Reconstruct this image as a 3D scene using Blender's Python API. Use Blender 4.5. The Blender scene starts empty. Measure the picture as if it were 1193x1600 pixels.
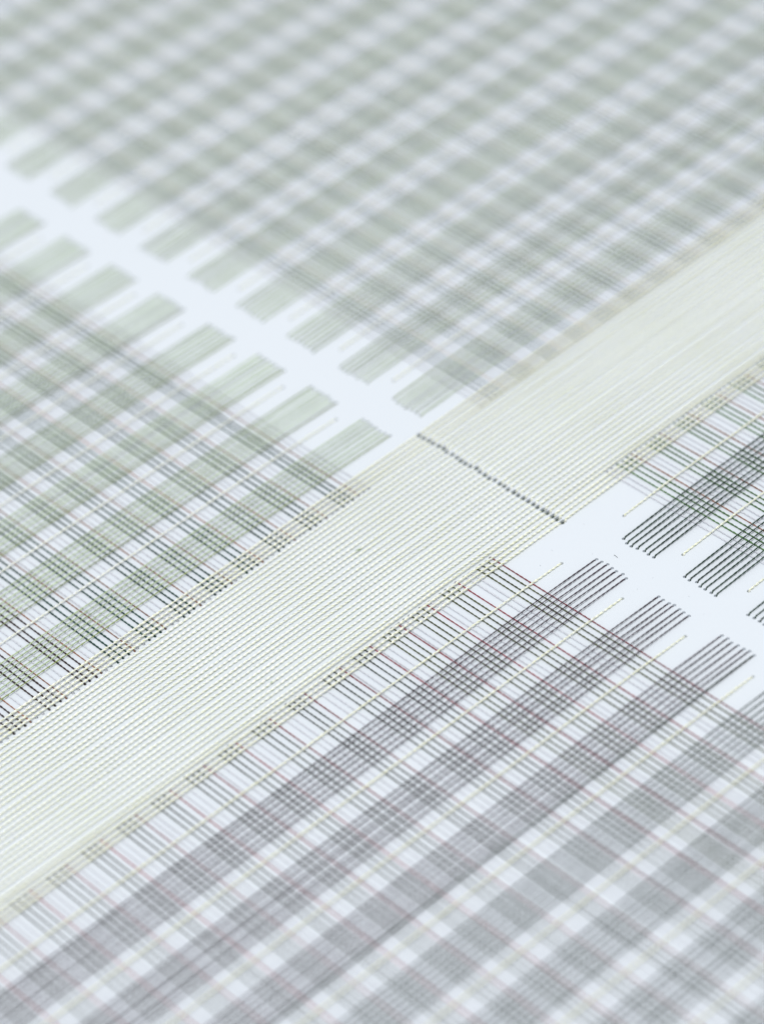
import bpy, math, random
import numpy as np
from mathutils import Matrix, Vector
from mathutils.geometry import delaunay_2d_cdt

random.seed(11); rng = np.random.default_rng(11)
scene = bpy.context.scene
C = scene.collection

# ------------------------------------------------------------------ camera
# paper plane is z = 0; u runs along +x (up and to the right in the picture), v along -y (down and to the right)
def Rx(a): return Matrix.Rotation(a, 3, 'X')
def Rz(a): return Matrix.Rotation(a, 3, 'Z')
R = Rz(0.17648575) @ Rx(-0.86076771) @ Rz(0.61650275)      # plane -> camera axes
Rt = R.transposed()
cam_d = bpy.data.cameras.new('camera'); cam = bpy.data.objects.new('camera', cam_d); C.objects.link(cam)
cam.matrix_world = Matrix.Translation(Rt @ Vector((0, 0, 10))) @ Rt.to_4x4()
cam_d.sensor_fit = 'VERTICAL'; cam_d.sensor_height = 36; cam_d.sensor_width = 36
cam_d.lens = 5419.9 / 1600 * 36
cam_d.clip_start = 0.1; cam_d.clip_end = 200
cam_d.dof.use_dof = True
cam_d.dof.focus_distance = 9.67
cam_d.dof.aperture_fstop = 0.53
cam_d.dof.aperture_blades = 0
scene.camera = cam

# ------------------------------------------------------------------ light: soft daylight of a room, large window behind and above
world = bpy.data.worlds.new('World'); scene.world = world; world.use_nodes = True
bg = world.node_tree.nodes['Background']
bg.inputs['Color'].default_value = (0.92, 0.96, 1.0, 1); bg.inputs['Strength'].default_value = 0.72
def area(name, loc, target, size, power, col):
    d = bpy.data.lights.new(name, 'AREA'); d.shape = 'RECTANGLE'; d.size, d.size_y = size; d.energy = power; d.color = col
    o = bpy.data.objects.new(name, d); C.objects.link(o); o.location = loc
    o.rotation_euler = (Vector(target) - Vector(loc)).to_track_quat('-Z', 'Y').to_euler()
    return o
area('window_light', (-8.0, -4.0, 33.0), (0.2, 0, 0), (7.0, 7.0), 7150, (0.985, 0.99, 1.0))

scene.view_settings.view_transform = 'Standard'; scene.view_settings.look = 'None'
scene.view_settings.gamma = 1; scene.view_settings.exposure = 0.0

# ------------------------------------------------------------------ materials
def thread_mat(name, col, col2=None, rough=0.5, spec=0.4, scale=60, metal=0.0, sss=0.0):
    m = bpy.data.materials.new(name); m.use_nodes = True
    nt = m.node_tree; b = nt.nodes['Principled BSDF']
    tc = nt.nodes.new('ShaderNodeTexCoord'); mp = nt.nodes.new('ShaderNodeMapping')
    oi = nt.nodes.new('ShaderNodeObjectInfo')
    add = nt.nodes.new('ShaderNodeVectorMath'); add.operation = 'ADD'
    mul = nt.nodes.new('ShaderNodeMath'); mul.operation = 'MULTIPLY'; mul.inputs[1].default_value = 37.0
    nt.links.new(oi.outputs['Random'], mul.inputs[0])
    nt.links.new(tc.outputs['Object'], add.inputs[0]); nt.links.new(mul.outputs[0], add.inputs[1])
    nt.links.new(add.outputs[0], mp.inputs[0]); mp.inputs['Scale'].default_value = (1, 6, 6)
    n = nt.nodes.new('ShaderNodeTexNoise'); n.inputs['Scale'].default_value = scale; n.inputs['Detail'].default_value = 3
    nt.links.new(mp.outputs[0], n.inputs['Vector'])
    r = nt.nodes.new('ShaderNodeValToRGB'); r.color_ramp.elements[0].position = .32; r.color_ramp.elements[1].position = .68
    c2 = col2 or tuple(min(1, c * 1.5 + .01) for c in col)
    r.color_ramp.elements[0].color = (*col, 1); r.color_ramp.elements[1].color = (*c2, 1)
    nt.links.new(n.outputs['Fac'], r.inputs[0]); hv = nt.nodes.new('ShaderNodeHueSaturation'); mr = nt.nodes.new('ShaderNodeMapRange')      # each thread a little lighter or darker
    mr.inputs['To Min'].default_value = .94 if col[0] > .5 else .72; mr.inputs['To Max'].default_value = 1.0 if col[0] > .5 else 1.3
    nt.links.new(oi.outputs['Random'], mr.inputs['Value']); nt.links.new(mr.outputs[0], hv.inputs['Value'])
    nt.links.new(r.outputs[0], hv.inputs['Color']); nt.links.new(hv.outputs[0], b.inputs['Base Color'])
    b.inputs['Roughness'].default_value = rough; b.inputs['Specular IOR Level'].default_value = spec
    b.inputs['Metallic'].default_value = metal
    if sss:
        b.inputs['Subsurface Weight'].default_value = sss; b.inputs['Subsurface Radius'].default_value = (1, 1, .7); b.inputs['Subsurface Scale'].default_value = .004
    bp = nt.nodes.new('ShaderNodeBump'); bp.inputs['Strength'].default_value = .25; bp.inputs['Distance'].default_value = .0006
    nt.links.new(n.outputs['Fac'], bp.inputs['Height']); nt.links.new(bp.outputs[0], b.inputs['Normal'])
    return m
M = {  # lens colour fringing is put into the dark and red base colours, by panel
 'lime':    thread_mat('lime_yellow_thread', (.98, .99, .76), (1.0, 1.0, .90), .32, 1.0, metal=.06, sss=.7),
 'cream':   thread_mat('cream_yellow_thread', (.99, .97, .66), (1.0, .99, .82), .32, 1.0, metal=.06, sss=.7),
 'pale':    thread_mat('pale_yellow_thread', (.98, .99, .74), (1.0, 1.0, .89), .32, 1.0, metal=.06, sss=.7),
 'plum':    thread_mat('plum_lens_tint_thread', (.036, .020, .030), (.082, .056, .070), .45, .35),
 'pine':    thread_mat('pine_lens_tint_thread', (.012, .032, .020), (.04, .075, .05), .45, .35),
 'butter':  thread_mat('butter_yellow_thread', (.98, .96, .70), (1.0, .99, .84), .32, 1.0, metal=.06, sss=.7),
 'crevice_shade': thread_mat('crevice_shade_coil', (.48, .51, .26), (.66, .68, .40), .5, .3),  # colour of the coil added for shade ticks between the plies
 'olive':   thread_mat('grey_olive_thread', (.32, .41, .20), (.48, .57, .33), .5, .3),
 'sage':    thread_mat('grey_sage_thread', (.26, .33, .14), (.39, .46, .24), .5, .3),
 'moss':    thread_mat('moss_green_thread', (.20, .25, .07), (.30, .36, .13), .5, .3),
 'oliveblack': thread_mat('olive_lens_tint_thread', (.042, .050, .014), (.10, .11, .045), .5, .3),
 'ink':     thread_mat('ink_black_thread', (.034, .042, .034), (.09, .10, .085), .5, .3),
 'bottle':  thread_mat('bottle_lens_tint_thread', (.005, .036, .028), (.018, .070, .055), .45, .35),
 'umber':   thread_mat('umber_black_thread', (.022, .012, .012), (.06, .035, .032), .45, .35),
 'slate':   thread_mat('slate_lens_tint_thread', (.06, .095, .10), (.13, .17, .19), .5, .3),
 'green':   thread_mat('green_lens_tint_thread', (.04, .11, .022), (.09, .18, .06), .5, .3),
 'crimson': thread_mat('crimson_thread', (.20, .020, .030), (.32, .05, .065), .45, .35),
 'rust':    thread_mat('rust_brown_thread', (.20, .075, .035), (.34, .14, .075), .45, .35),
 'tan':     thread_mat('tan_brown_thread', (.34, .27, .22), (.45, .37, .31), .5, .3),
 'white':   thread_mat('white_thread', (.58, .59, .63), (.70, .71, .75), .5, .3),
}
def paper_mat():
    m = bpy.data.materials.new('white_paper'); m.use_nodes = True
    nt = m.node_tree; b = nt.nodes['Principled BSDF']
    tc = nt.nodes.new('ShaderNodeTexCoord')
    n = nt.nodes.new('ShaderNodeTexNoise'); n.inputs['Scale'].default_value = 55; n.inputs['Detail'].default_value = 6
    n2 = nt.nodes.new('ShaderNodeTexNoise'); n2.inputs['Scale'].default_value = 1.2; n2.inputs['Detail'].default_value = 2
    for q in (n, n2): nt.links.new(tc.outputs['Object'], q.inputs['Vector'])
    r = nt.nodes.new('ShaderNodeValToRGB')
    r.color_ramp.elements[0].color = (.655, .69, .725, 1); r.color_ramp.elements[1].color = (.675, .705, .74, 1)
    nt.links.new(n2.outputs['Fac'], r.inputs[0]); nt.links.new(r.outputs[0], b.inputs['Base Color'])
    b.inputs['Roughness'].default_value = .75; b.inputs['Specular IOR Level'].default_value = .2
    bp = nt.nodes.new('ShaderNodeBump'); bp.inputs['Strength'].default_value = .35; bp.inputs['Distance'].default_value = .002
    nt.links.new(n.outputs['Fac'], bp.inputs['Height']); nt.links.new(bp.outputs[0], b.inputs['Normal'])
    return m
M['paper'] = paper_mat()
M['graphite'] = thread_mat('graphite_lens_tint_thread', (.05, .068, .055), (.12, .15, .13), .45, .35)  # black thread greyed and greened for the lens fringing in the blur
M['board'] = thread_mat('hole_shade_board', (.07, .11, .075), (.10, .14, .10), .9, .1, 5)  # unseen board; its dark green stands in for shade in the seam holes
M['lint'] = thread_mat('grey_lint', (.10, .11, .12), (.2, .2, .2), .8, .1)

# ------------------------------------------------------------------ layout (u, v) of every stitch hole
A = 0.2422                # period of the stripes along v
PU = A / 12               # pitch of neighbouring threads in a stripe
def jit(s): return random.gauss(0, s)
holes = []
things = []               # (kind, dict) filled first, built after the paper
def hole(u, v, r=.0056):
    holes.append((u, v, r)); return (u, v)
ORD = ['first', 'second', 'third', 'fourth', 'fifth', 'sixth', 'seventh', 'eighth', 'ninth', 'tenth', 'eleventh', 'twelfth',
       'thirteenth', 'fourteenth', 'fifteenth', 'sixteenth', 'seventeenth', 'eighteenth', 'nineteenth', 'twentieth']

# yellow band, both halves start in one shared row of holes
band_holes = [hole(0.304 + jit(.0015), -.1696 + .0202 * i + jit(.0010), random.uniform(.0074, .0090)) for i in range(31)]
things.append(('band', 'left', band_holes)); things.append(('band', 'right', band_holes))

WHERE = {'UL': 'above the yellow band', 'UR': 'beyond the yellow band', 'LR': 'below the yellow band', 'R': 'from the yellow band'}
OVER = {'UL': 'grey olive', 'UR': 'blurred sage', 'LR': 'plum', 'R': 'pine black'}
# stripes of seven and single yellow threads running up to the right
def stripes(panel, u0, us, vfirst, vsingle, n, sgn, nsingle):
    for k in range(n):
        hs = [hole(u0 + jit(.0022), vfirst + sgn * A * k + i * .0200 + jit(.0013)) for i in range(7)]
        things.append(('stripe', panel, k, hs))
    for k in range(nsingle):
        things.append(('single', panel, k, [hole(us + jit(.003), vsingle + sgn * A * k + jit(.002))]))
stripes('UL', .2435, .190, -.3554, -.4200, 8, -1, 7)
stripes('UR', .3640, .425, -.3543, -.4180, 12, -1, 11)
stripes('LR', .2545, .189, .6234, .5550, 7, 1, 8)
stripes('R', .3615, .431, .6226, .5548, 3, 1, 3)

# crosswise threads: repeating white, white, black x3, red (towards +u)
def cross(panel, v0, reds, step, whites_before_first=0):
    for k, ur in enumerate(reds):
        things.append(('red', panel, k, [hole(ur + jit(.0008), v0 + jit(.0015), .0046)]))
        things.append(('trio', panel, k, [hole(ur - step * (i + 1) + jit(.0008), v0 + jit(.0015), .0046) for i in range(3)]))
        things.append(('pair', panel, k, [hole(ur - step * (i + 4.1) + jit(.0008), v0 + jit(.0015), .0046) for i in range(2)]))
red_UL = [.0035, -.1218, -.2430, -.3648, -.4820, -.6000, -.7255, -.8412, -.9592, -1.0855, -1.2095]
red_LR = [.0675, -.0666, -.1828, -.2900, -.3992, -.5126, -.6423, -.7699, -.8893, -1.0047] + [-1.1237 - .119 * i for i in range(8)]
red_UR = [.6105 + .1183 * i for i in range(18)]
red_R = [.6370 + .1170 * i for i in range(6)]
for u in (.0240, .0440): pass
things.append(('pair', 'UL', -1, [hole(.0445, -.107, .0046), hole(.0245, -.107, .0046)]))
cross('UL', -.107, red_UL, .0202)
cross('LR', .3885, red_LR, .0200)
cross('UR', -.1210, red_UR, .0195)
cross('R', .3810, red_R, .0193)

# ------------------------------------------------------------------ helpers
def tag(o, label=None, cat=None, group=None, kind=None):
    if label: o['label'] = label
    if cat: o['category'] = cat
    if group: o['group'] = group
    if kind: o['kind'] = kind
    return o
def mesh_obj(name, me, parent=None):
    o = bpy.data.objects.new(name, me); C.objects.link(o)
    if parent: o.parent = parent
    return o
def empty(name, loc):
    o = bpy.data.objects.new(name, None); C.objects.link(o); o.location = loc; o.empty_display_size = .02
    return o
def build_mesh(name, v, f, mat, smooth=True):
    me = bpy.data.meshes.new(name)
    me.vertices.add(len(v)); me.vertices.foreach_set('co', np.asarray(v, dtype=np.float32).ravel())
    f = np.asarray(f, dtype=np.int32); n, w = f.shape
    me.loops.add(n * w); me.loops.foreach_set('vertex_index', f.ravel())
    me.polygons.add(n); me.polygons.foreach_set('loop_start', np.arange(0, n * w, w, dtype=np.int32))
    me.polygons.foreach_set('use_smooth', np.full(n, smooth))
    me.materials.append(mat); me.update(calc_edges=True); me.validate()
    return me

# ------------------------------------------------------------------ paper: one sheet with a real pierced hole at every stitch
NS = 10
U0, U1, V0, V1 = -3.2, 4.2, -5.0, 3.6
def build_paper():
    co = []; edges = []
    cs = [(U0, -V1), (U1, -V1), (U1, -V0), (U0, -V0)]
    for i, c in enumerate(cs): co.append(Vector(c)); edges.append((i, (i + 1) % 4))
    hp = [(u, -v, r) for u, v, r in holes]
    for (x, y, hr) in hp:
        b = len(co); ph = random.random()
        for k in range(NS):
            a = 2 * math.pi * (k + ph) / NS; r = hr * random.uniform(.98, 1.02)
            co.append(Vector((x + r * (1.5 if hr > .0064 else 1) * math.cos(a), y + r * math.sin(a)))); edges.append((b + k, b + (k + 1) % NS))
    verts, _, faces, vo, _, _ = delaunay_2d_cdt(co, edges, [], 0, 1e-7)
    V = np.array([(p.x, p.y, 0) for p in verts]); F = np.array(faces)
    cen = V[F].mean(axis=1)[:, :2]; H = np.array(hp); ST = np.where(H[:, 2] > .0064, 1.5, 1.0)
    keep = np.ones(len(F), bool)
    span = np.abs(V[F][:, :, :2] - cen[:, None, :]).max(axis=(1, 2))
    small = np.where(span < .024)[0]
    for i in small:
        d = (np.hypot((H[:, 0] - cen[i, 0]) / ST, H[:, 1] - cen[i, 1]) / H[:, 2]).min()
        if d < .965: keep[i] = False
    F = F[keep]
    # walls of the holes
    e = {}
    for t in F:
        for k in range(3):
            a, b = int(t[k]), int(t[(k + 1) % 3])
            if (b, a) in e: del e[(b, a)]
            else: e[(a, b)] = 1
    Vl = [tuple(p) for p in V]; faces = [tuple(int(x) for x in t) for t in F]; low = {}
    def lo(i):
        if i not in low: low[i] = len(Vl); Vl.append((Vl[i][0], Vl[i][1], -.010))
        return low[i]
    for (a, b) in e: faces.append((b, a, lo(a), lo(b)))
    for (x, y, hr) in hp:                                        # most stitches only dimple the sheet: the bottom of the pricked hole
        if hr > .0064: continue
        b = len(Vl); Vl += [(x + hr * 1.12 * math.cos(k * math.pi / 5), y + hr * 1.12 * math.sin(k * math.pi / 5), -.0078) for k in range(10)]
        faces.append(tuple(range(b, b + 10)))
    me = bpy.data.meshes.new('paper'); me.from_pydata(Vl, [], faces); me.materials.append(M['paper']); me.update()
    o = mesh_obj('paper', me)
    return tag(o, kind='structure')
build_paper()
bd = bpy.data.meshes.new('backing_board')
bd.from_pydata([(U0, -V1, -.05), (U1, -V1, -.05), (U1, -V0, -.05), (U0, -V0, -.05), (U0, -V1, -.0115), (U1, -V1, -.0115), (U1, -V0, -.0115), (U0, -V0, -.0115)], [],
               [(3, 2, 1, 0), (4, 5, 6, 7), (0, 1, 5, 4), (1, 2, 6, 5), (2, 3, 7, 6), (3, 0, 4, 7)])
bd.materials.append(M['board'])
tag(mesh_obj('backing_board', bd), kind='structure')

# ------------------------------------------------------------------ threads: two plies twisted round each other, one end diving into its hole
def thread_mesh(name, L, r, h, pitch, mat, wave=.0010, steps=9, sides=6, seed=0, dive=.012, lift=None, rest=.0034, split=.50, ply=.56, wrap=0):
    g = np.random.default_rng(seed)
    n = max(8, int(L / pitch * steps))
    x = np.linspace(0, L, n)
    if dive:                                                     # extra samples inside the hole and at the bend
        x = np.concatenate([[-.0035, -.0028, -.0015], x[x > .0004]])
    n = len(x)
    def wob(s):
        w = np.zeros(n)
        for k in range(5):
            lam = g.uniform(.12, .9); w += np.sin(2 * math.pi * (x / lam + g.random())) * lam * g.uniform(.2, 1)
        w /= 2.2
        return w * s
    cy = wob(wave); cy -= cy[0]
    t = np.clip(x / dive, 0, 1); cz = h * (1 - (1 - t) ** 2.2) ** .8 + np.abs(wob(wave * .3)) * t
    if lift:
        q = np.clip((x - lift[0]) / (lift[1] - lift[0]), 0, 1); top = rest + (h - rest) * q
        cz = top * (1 - (1 - t) ** 2.2) ** .8 + np.abs(wob(wave * .25)) * t
    cz = np.where(x < .0004, -.001 + (x) * 4.0, cz)
    ph0 = 2 * math.pi * x / pitch + wob(.9 / max(wave, 1e-9) * wave)     # twist, a little uneven
    rr = r * (1 + .08 * np.sin(2 * math.pi * (x / .21 + g.random())) + .05 * np.sin(2 * math.pi * (x / .047 + g.random())))
    rr = np.where(x < -.001, rr * .85, rr * (1 + .22 * np.exp(-((x - .005) / .006) ** 2)))
    V = []; F = []
    ang = np.arange(sides) * 2 * math.pi / sides
    for p in range(2):
        ph = ph0 + p * math.pi
        oy = cy + np.cos(ph) * rr * split; oz = cz + np.sin(ph) * rr * split
        P = np.stack([np.repeat(x, sides), (oy[:, None] + np.cos(ang)[None] * rr[:, None] * ply).ravel(),
                      (oz[:, None] + np.sin(ang)[None] * rr[:, None] * ply).ravel()], 1)
        b = len(V) * 0 + p * n * sides
        V.append(P)
        i = np.arange(n - 1)[:, None] * sides; k = np.arange(sides)[None]; k2 = (k + 1) % sides
        F.append(np.stack([(b + i + k), (b + i + sides + k), (b + i + sides + k2), (b + i + k2)], -1).reshape(-1, 4))
    if not wrap: return build_mesh(name, np.concatenate(V), np.concatenate(F), mat)
    # added dark coil round the plies, painting the shade ticks of their crevices
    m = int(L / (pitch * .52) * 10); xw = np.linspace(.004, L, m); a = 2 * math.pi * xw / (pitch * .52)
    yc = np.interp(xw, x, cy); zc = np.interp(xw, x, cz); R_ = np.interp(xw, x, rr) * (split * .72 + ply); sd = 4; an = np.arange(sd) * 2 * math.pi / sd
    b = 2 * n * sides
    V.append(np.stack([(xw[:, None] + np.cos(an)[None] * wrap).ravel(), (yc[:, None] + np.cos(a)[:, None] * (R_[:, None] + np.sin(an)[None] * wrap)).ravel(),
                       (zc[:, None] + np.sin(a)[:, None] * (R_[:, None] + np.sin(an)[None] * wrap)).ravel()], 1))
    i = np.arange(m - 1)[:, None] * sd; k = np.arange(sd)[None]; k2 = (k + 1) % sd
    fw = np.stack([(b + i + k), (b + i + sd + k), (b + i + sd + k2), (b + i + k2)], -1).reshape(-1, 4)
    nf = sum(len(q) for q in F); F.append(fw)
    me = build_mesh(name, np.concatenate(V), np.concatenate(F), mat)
    me.materials.append(M['crevice_shade'])
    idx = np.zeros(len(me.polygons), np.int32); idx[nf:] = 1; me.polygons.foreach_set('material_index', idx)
    return me

cache = {}
def strand(key, n_var, **kw):
    """one of n_var shared meshes for this kind of thread"""
    i = random.randrange(n_var)
    if (key, i) not in cache: cache[(key, i)] = thread_mesh('thread', seed=hash_(key) + i * 7, **kw)
    return cache[(key, i)]
def hash_(s): return sum(ord(c) * (i + 3) for i, c in enumerate(s)) % 10007

HU, HV = .0080, .0030
SLUBS = {12: (.460, .028), 23: (.972, .008)}
def slub_mesh(x0, ln, me):
    # a few loose fibres bulging out of the thread: little wound tubes around the thread axis
    co = np.empty(len(me.vertices) * 3, np.float32); me.vertices.foreach_get('co', co); co = co.reshape(-1, 3)
    near = co[np.abs(co[:, 0] - x0) < .01].mean(0); V = []; F = []
    for q in range(5):
        n = 12; x = np.linspace(-ln / 2, ln / 2, n); a = np.linspace(0, random.uniform(3, 6), n) + q * 1.3
        rad = .0020 + .0008 * np.sin(np.linspace(0, math.pi, n)) ; th = .0007 * np.sin(np.linspace(.25, math.pi - .25, n)) + .0002
        b = q * n * 5
        for i in range(n):
            for k in range(5):
                t_ = k * 2 * math.pi / 5
                V.append((x0 + x[i], near[1] + math.cos(a[i]) * rad[i] + math.cos(t_) * th[i], near[2] + math.sin(a[i]) * rad[i] + math.sin(t_) * th[i]))
                if i < n - 1: F.append((b + i * 5 + k, b + i * 5 + 5 + k, b + i * 5 + 5 + (k + 1) % 5, b + i * 5 + (k + 1) % 5))
    return build_mesh('slub', V, F, M['olive'])
DIR = {'U-': math.pi, 'U+': 0.0, 'V-': math.pi / 2, 'V+': -math.pi / 2}   # v points to -y
def put(o, uv, d, parent_loc=(0, 0), slant=0.0):
    o.location = (uv[0] - parent_loc[0], -uv[1] - parent_loc[1], 0)
    o.rotation_euler = (0, 0, DIR[d] + slant)

U_DIR = {'UL': 'U-', 'LR': 'U-', 'UR': 'U+', 'R': 'U+'}
V_DIR = {'UL': 'V-', 'UR': 'V-', 'LR': 'V+', 'R': 'V+'}
U_LEN = {'UL': 1.75, 'LR': 2.45, 'UR': 2.55, 'R': 1.1}
V_LEN = {'UL': 2.1, 'UR': 3.3, 'LR': 2.15, 'R': 1.3}
STRIPE_LOOK = {'UL': ('grey olive', 'olive'), 'UR': ('sage grey', 'sage'), 'LR': ('plum black', 'plum'), 'R': ('dark green black', 'pine')}

SR = {'UL': .0019, 'UR': .0018, 'LR': .0019, 'R': .0022}
TR = {'UL': .0027, 'UR': .0021, 'LR': .0021, 'R': .0023}
LIFT = {'UL': (.02, .22), 'UR': (.02, .18), 'LR': (.02, .19), 'R': (.02, .21)}
for t in things:
    kind = t[0]
    if kind == 'band':
        side, hs = t[1], t[2]
        loc = (hs[15][0], -hs[15][1])
        root = empty('yellow_thread_band', (*loc, 0))
        if side == 'left':
            tag(root, 'broad band of pale yellow threads running from the stitched seam down past the plum stripes', 'thread band', 'halves of the broad yellow band')
        else:
            tag(root, 'broad band of pale yellow threads running from the seam up past the pine black stripes', 'thread band', 'halves of the broad yellow band')
        for i, hpos in enumerate(hs):
            L = 2.25 if side == 'left' else 2.1
            edge = i < 4 or i > 26
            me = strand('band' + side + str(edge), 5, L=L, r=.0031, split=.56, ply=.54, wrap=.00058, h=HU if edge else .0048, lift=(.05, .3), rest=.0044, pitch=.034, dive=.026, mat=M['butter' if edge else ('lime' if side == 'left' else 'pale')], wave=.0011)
            o = mesh_obj('thread', me, root)
            off = -.0078 if side == 'left' else .0070
            put(o, (hpos[0] + off, hpos[1]), 'U-' if side == 'left' else 'U+', loc, jit(.0006))
            if side == 'left' and i in SLUBS:
                x, ln = SLUBS[i]
                sb = mesh_obj('slub', slub_mesh(x, ln, me), o); sb['label'] = 'olive slub of tangled fibres on the yellow thread'
    elif kind == 'stripe':
        _, panel, k, hs = t
        loc = (hs[3][0], -hs[3][1])
        root = empty('thread_stripe', (*loc, 0))
        word, mk = STRIPE_LOOK[panel]
        if panel == 'LR' and k >= 3: word = 'graphite'
        tag(root, f'seven-strand stripe of {word} threads, {ORD[k]} {WHERE[panel]}', 'thread stripe', f'seven-strand {OVER[panel]} stripes')
        for i, hpos in enumerate(hs):
            mat = mk
            if panel == 'LR' and k >= 3: mat = 'graphite'
            if panel == 'UR' and k == 0 and i == 0: mat = 'moss'
            if panel == 'UL' and i == 6: mat = 'moss'
            heavy = panel == 'LR' and k == 2 and i == 6
            if heavy: mat = 'ink'
            me = strand('str' + panel + mat, 3, L=U_LEN[panel], r=.0026 if heavy else SR[panel], h=HU, lift=LIFT[panel], pitch=.036, mat=M[mat], wave=.0009, steps=8, split=.42, ply=.62)
            sg = -1 if U_DIR[panel] == 'U-' else 1
            o = mesh_obj('thread', me, root); put(o, (hpos[0] + sg * .0022, hpos[1]), U_DIR[panel], loc, jit(.0006))
            if heavy: o['label'] = 'thicker ink black edge thread'
            if mat == 'moss': o['label'] = 'moss green edge thread'
    elif kind == 'single':
        _, panel, k, hs = t
        mk = 'cream' if panel in ('LR', 'R') else 'lime'
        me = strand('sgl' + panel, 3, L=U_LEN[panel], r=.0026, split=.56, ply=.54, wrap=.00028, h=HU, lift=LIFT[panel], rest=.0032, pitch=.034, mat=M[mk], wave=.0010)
        o = mesh_obj('yellow_thread', me); put(o, hs[0], U_DIR[panel], slant=jit(.0006))
        tag(o, f'single pale yellow thread among the {OVER[panel]} stripes, {ORD[k]} {WHERE[panel]}', 'thread', f'single yellow threads among the {OVER[panel]} stripes')
    else:
        _, panel, k, hs = t
        sl = .0145 if panel == 'UR' else 0.0
        L = V_LEN[panel]
        which = f'{ORD[k]} from the white gap'
        if kind == 'red':
            mk = {'LR': 'crimson', 'UL': 'rust', 'UR': 'tan', 'R': 'rust'}[panel]
            word = {'LR': 'crimson', 'UL': 'rust brown', 'UR': 'tan brown', 'R': 'rust brown'}[panel]
            me = strand('red' + panel, 3, L=L, r=.0019, h=.0024, pitch=.036, mat=M[mk], wave=.0008, split=.36, ply=.66)
            o = mesh_obj('red_thread', me); put(o, hs[0], V_DIR[panel], slant=-sl + jit(.0006))
            tag(o, f'single {word} thread crossing the {OVER[panel]} stripes, {which}', 'thread', f'red and brown threads crossing the {OVER[panel]} stripes')
            continue
        loc = (hs[0][0], -hs[0][1])
        if kind == 'trio':
            if panel == 'LR': mk, word = ('oliveblack', 'olive black') if k < 4 else ('ink', 'ink black')
            elif panel == 'UL': mk, word = ('bottle', 'bottle green') if k < 8 else ('umber', 'umber black')
            elif panel == 'UR': mk, word = 'slate', 'slate-green-tinted black'
            else: mk, word = 'green', 'mid-green-tinted black'
            root = empty('dark_thread_trio', (*loc, 0))
            tag(root, f'three {word} threads crossing the {OVER[panel]} stripes, {which}', 'thread trio', f'dark thread trios crossing the {OVER[panel]} stripes')
            args = dict(r=TR[panel], h=.0028, pitch=.032, mat=M[mk], wave=.0009, split=.46, ply=.58)
        else:
            mk = 'white'
            root = empty('white_thread_pair', (*loc, 0))
            w = which if k >= 0 else 'right at the white gap'
            tag(root, f'pair of white threads crossing the {OVER[panel]} stripes, {w}', 'thread pair', f'white thread pairs crossing the {OVER[panel]} stripes')
            args = dict(r=.0026, h=.0029, pitch=.034, mat=M[mk], wave=.0009, split=.46, ply=.58)
        for i, hpos in enumerate(hs):
            me = strand(kind + panel + mk, 3, L=L, **args)
            o = mesh_obj('thread', me, root); put(o, hpos, V_DIR[panel], loc, -sl + jit(.0006))

# ------------------------------------------------------------------ a fibre and specks of dust lying on the paper of the white gap
def fibre(name, pts, r, mat):
    V = []; F = []; n = len(pts)
    for i, p in enumerate(pts):
        rr = r * (.5 + .5 * math.sin(math.pi * (i + .6) / (n + .2)))
        for k in range(6):
            a = k * math.pi / 3; V.append((p[0] + math.cos(a) * rr * .4, p[1] + math.cos(a) * rr, r + math.sin(a) * rr))
            if i < n - 1: F.append((i * 6 + k, i * 6 + 6 + k, i * 6 + 6 + (k + 1) % 6, i * 6 + (k + 1) % 6))
    return mesh_obj(name, build_mesh(name, V, F, mat))
tag(fibre('lint_fibre', [(.2972 + .0007 * math.sin(q * .9), -.6500 - q * .0026) for q in range(7)], .0011, M['lint']),
    'tiny dark lint fibre lying on the white gap between plum and pine black stripes', 'lint')
DV = []; DF = []
for u, v in ((.134, .521), (.262, .60), (.33, .585), (.30, .80), (.285, 1.01), (.335, .49), (.31, .93), (.24, .80), (.20, .50), (.31, -.60), (.28, -.95)):
    r = random.uniform(.0005, .0010); b = len(DV)
    DV += [(u + r * x, -v + r * y * random.uniform(.6, 1.6), r + r * z) for x, y, z in ((1, 0, 0), (0, 1, 0), (-1, 0, 0), (0, -1, 0), (0, 0, 1), (0, 0, -1))]
    DF += [(b + p, b + q, b + w) for p, q, w in ((0, 1, 4), (1, 2, 4), (2, 3, 4), (3, 0, 4), (1, 0, 5), (2, 1, 5), (3, 2, 5), (0, 3, 5))]
tag(mesh_obj('dust', build_mesh('dust', DV, DF, M['lint'], False)), 'sparse grey dust on the white paper gap', 'dust', None, 'stuff')
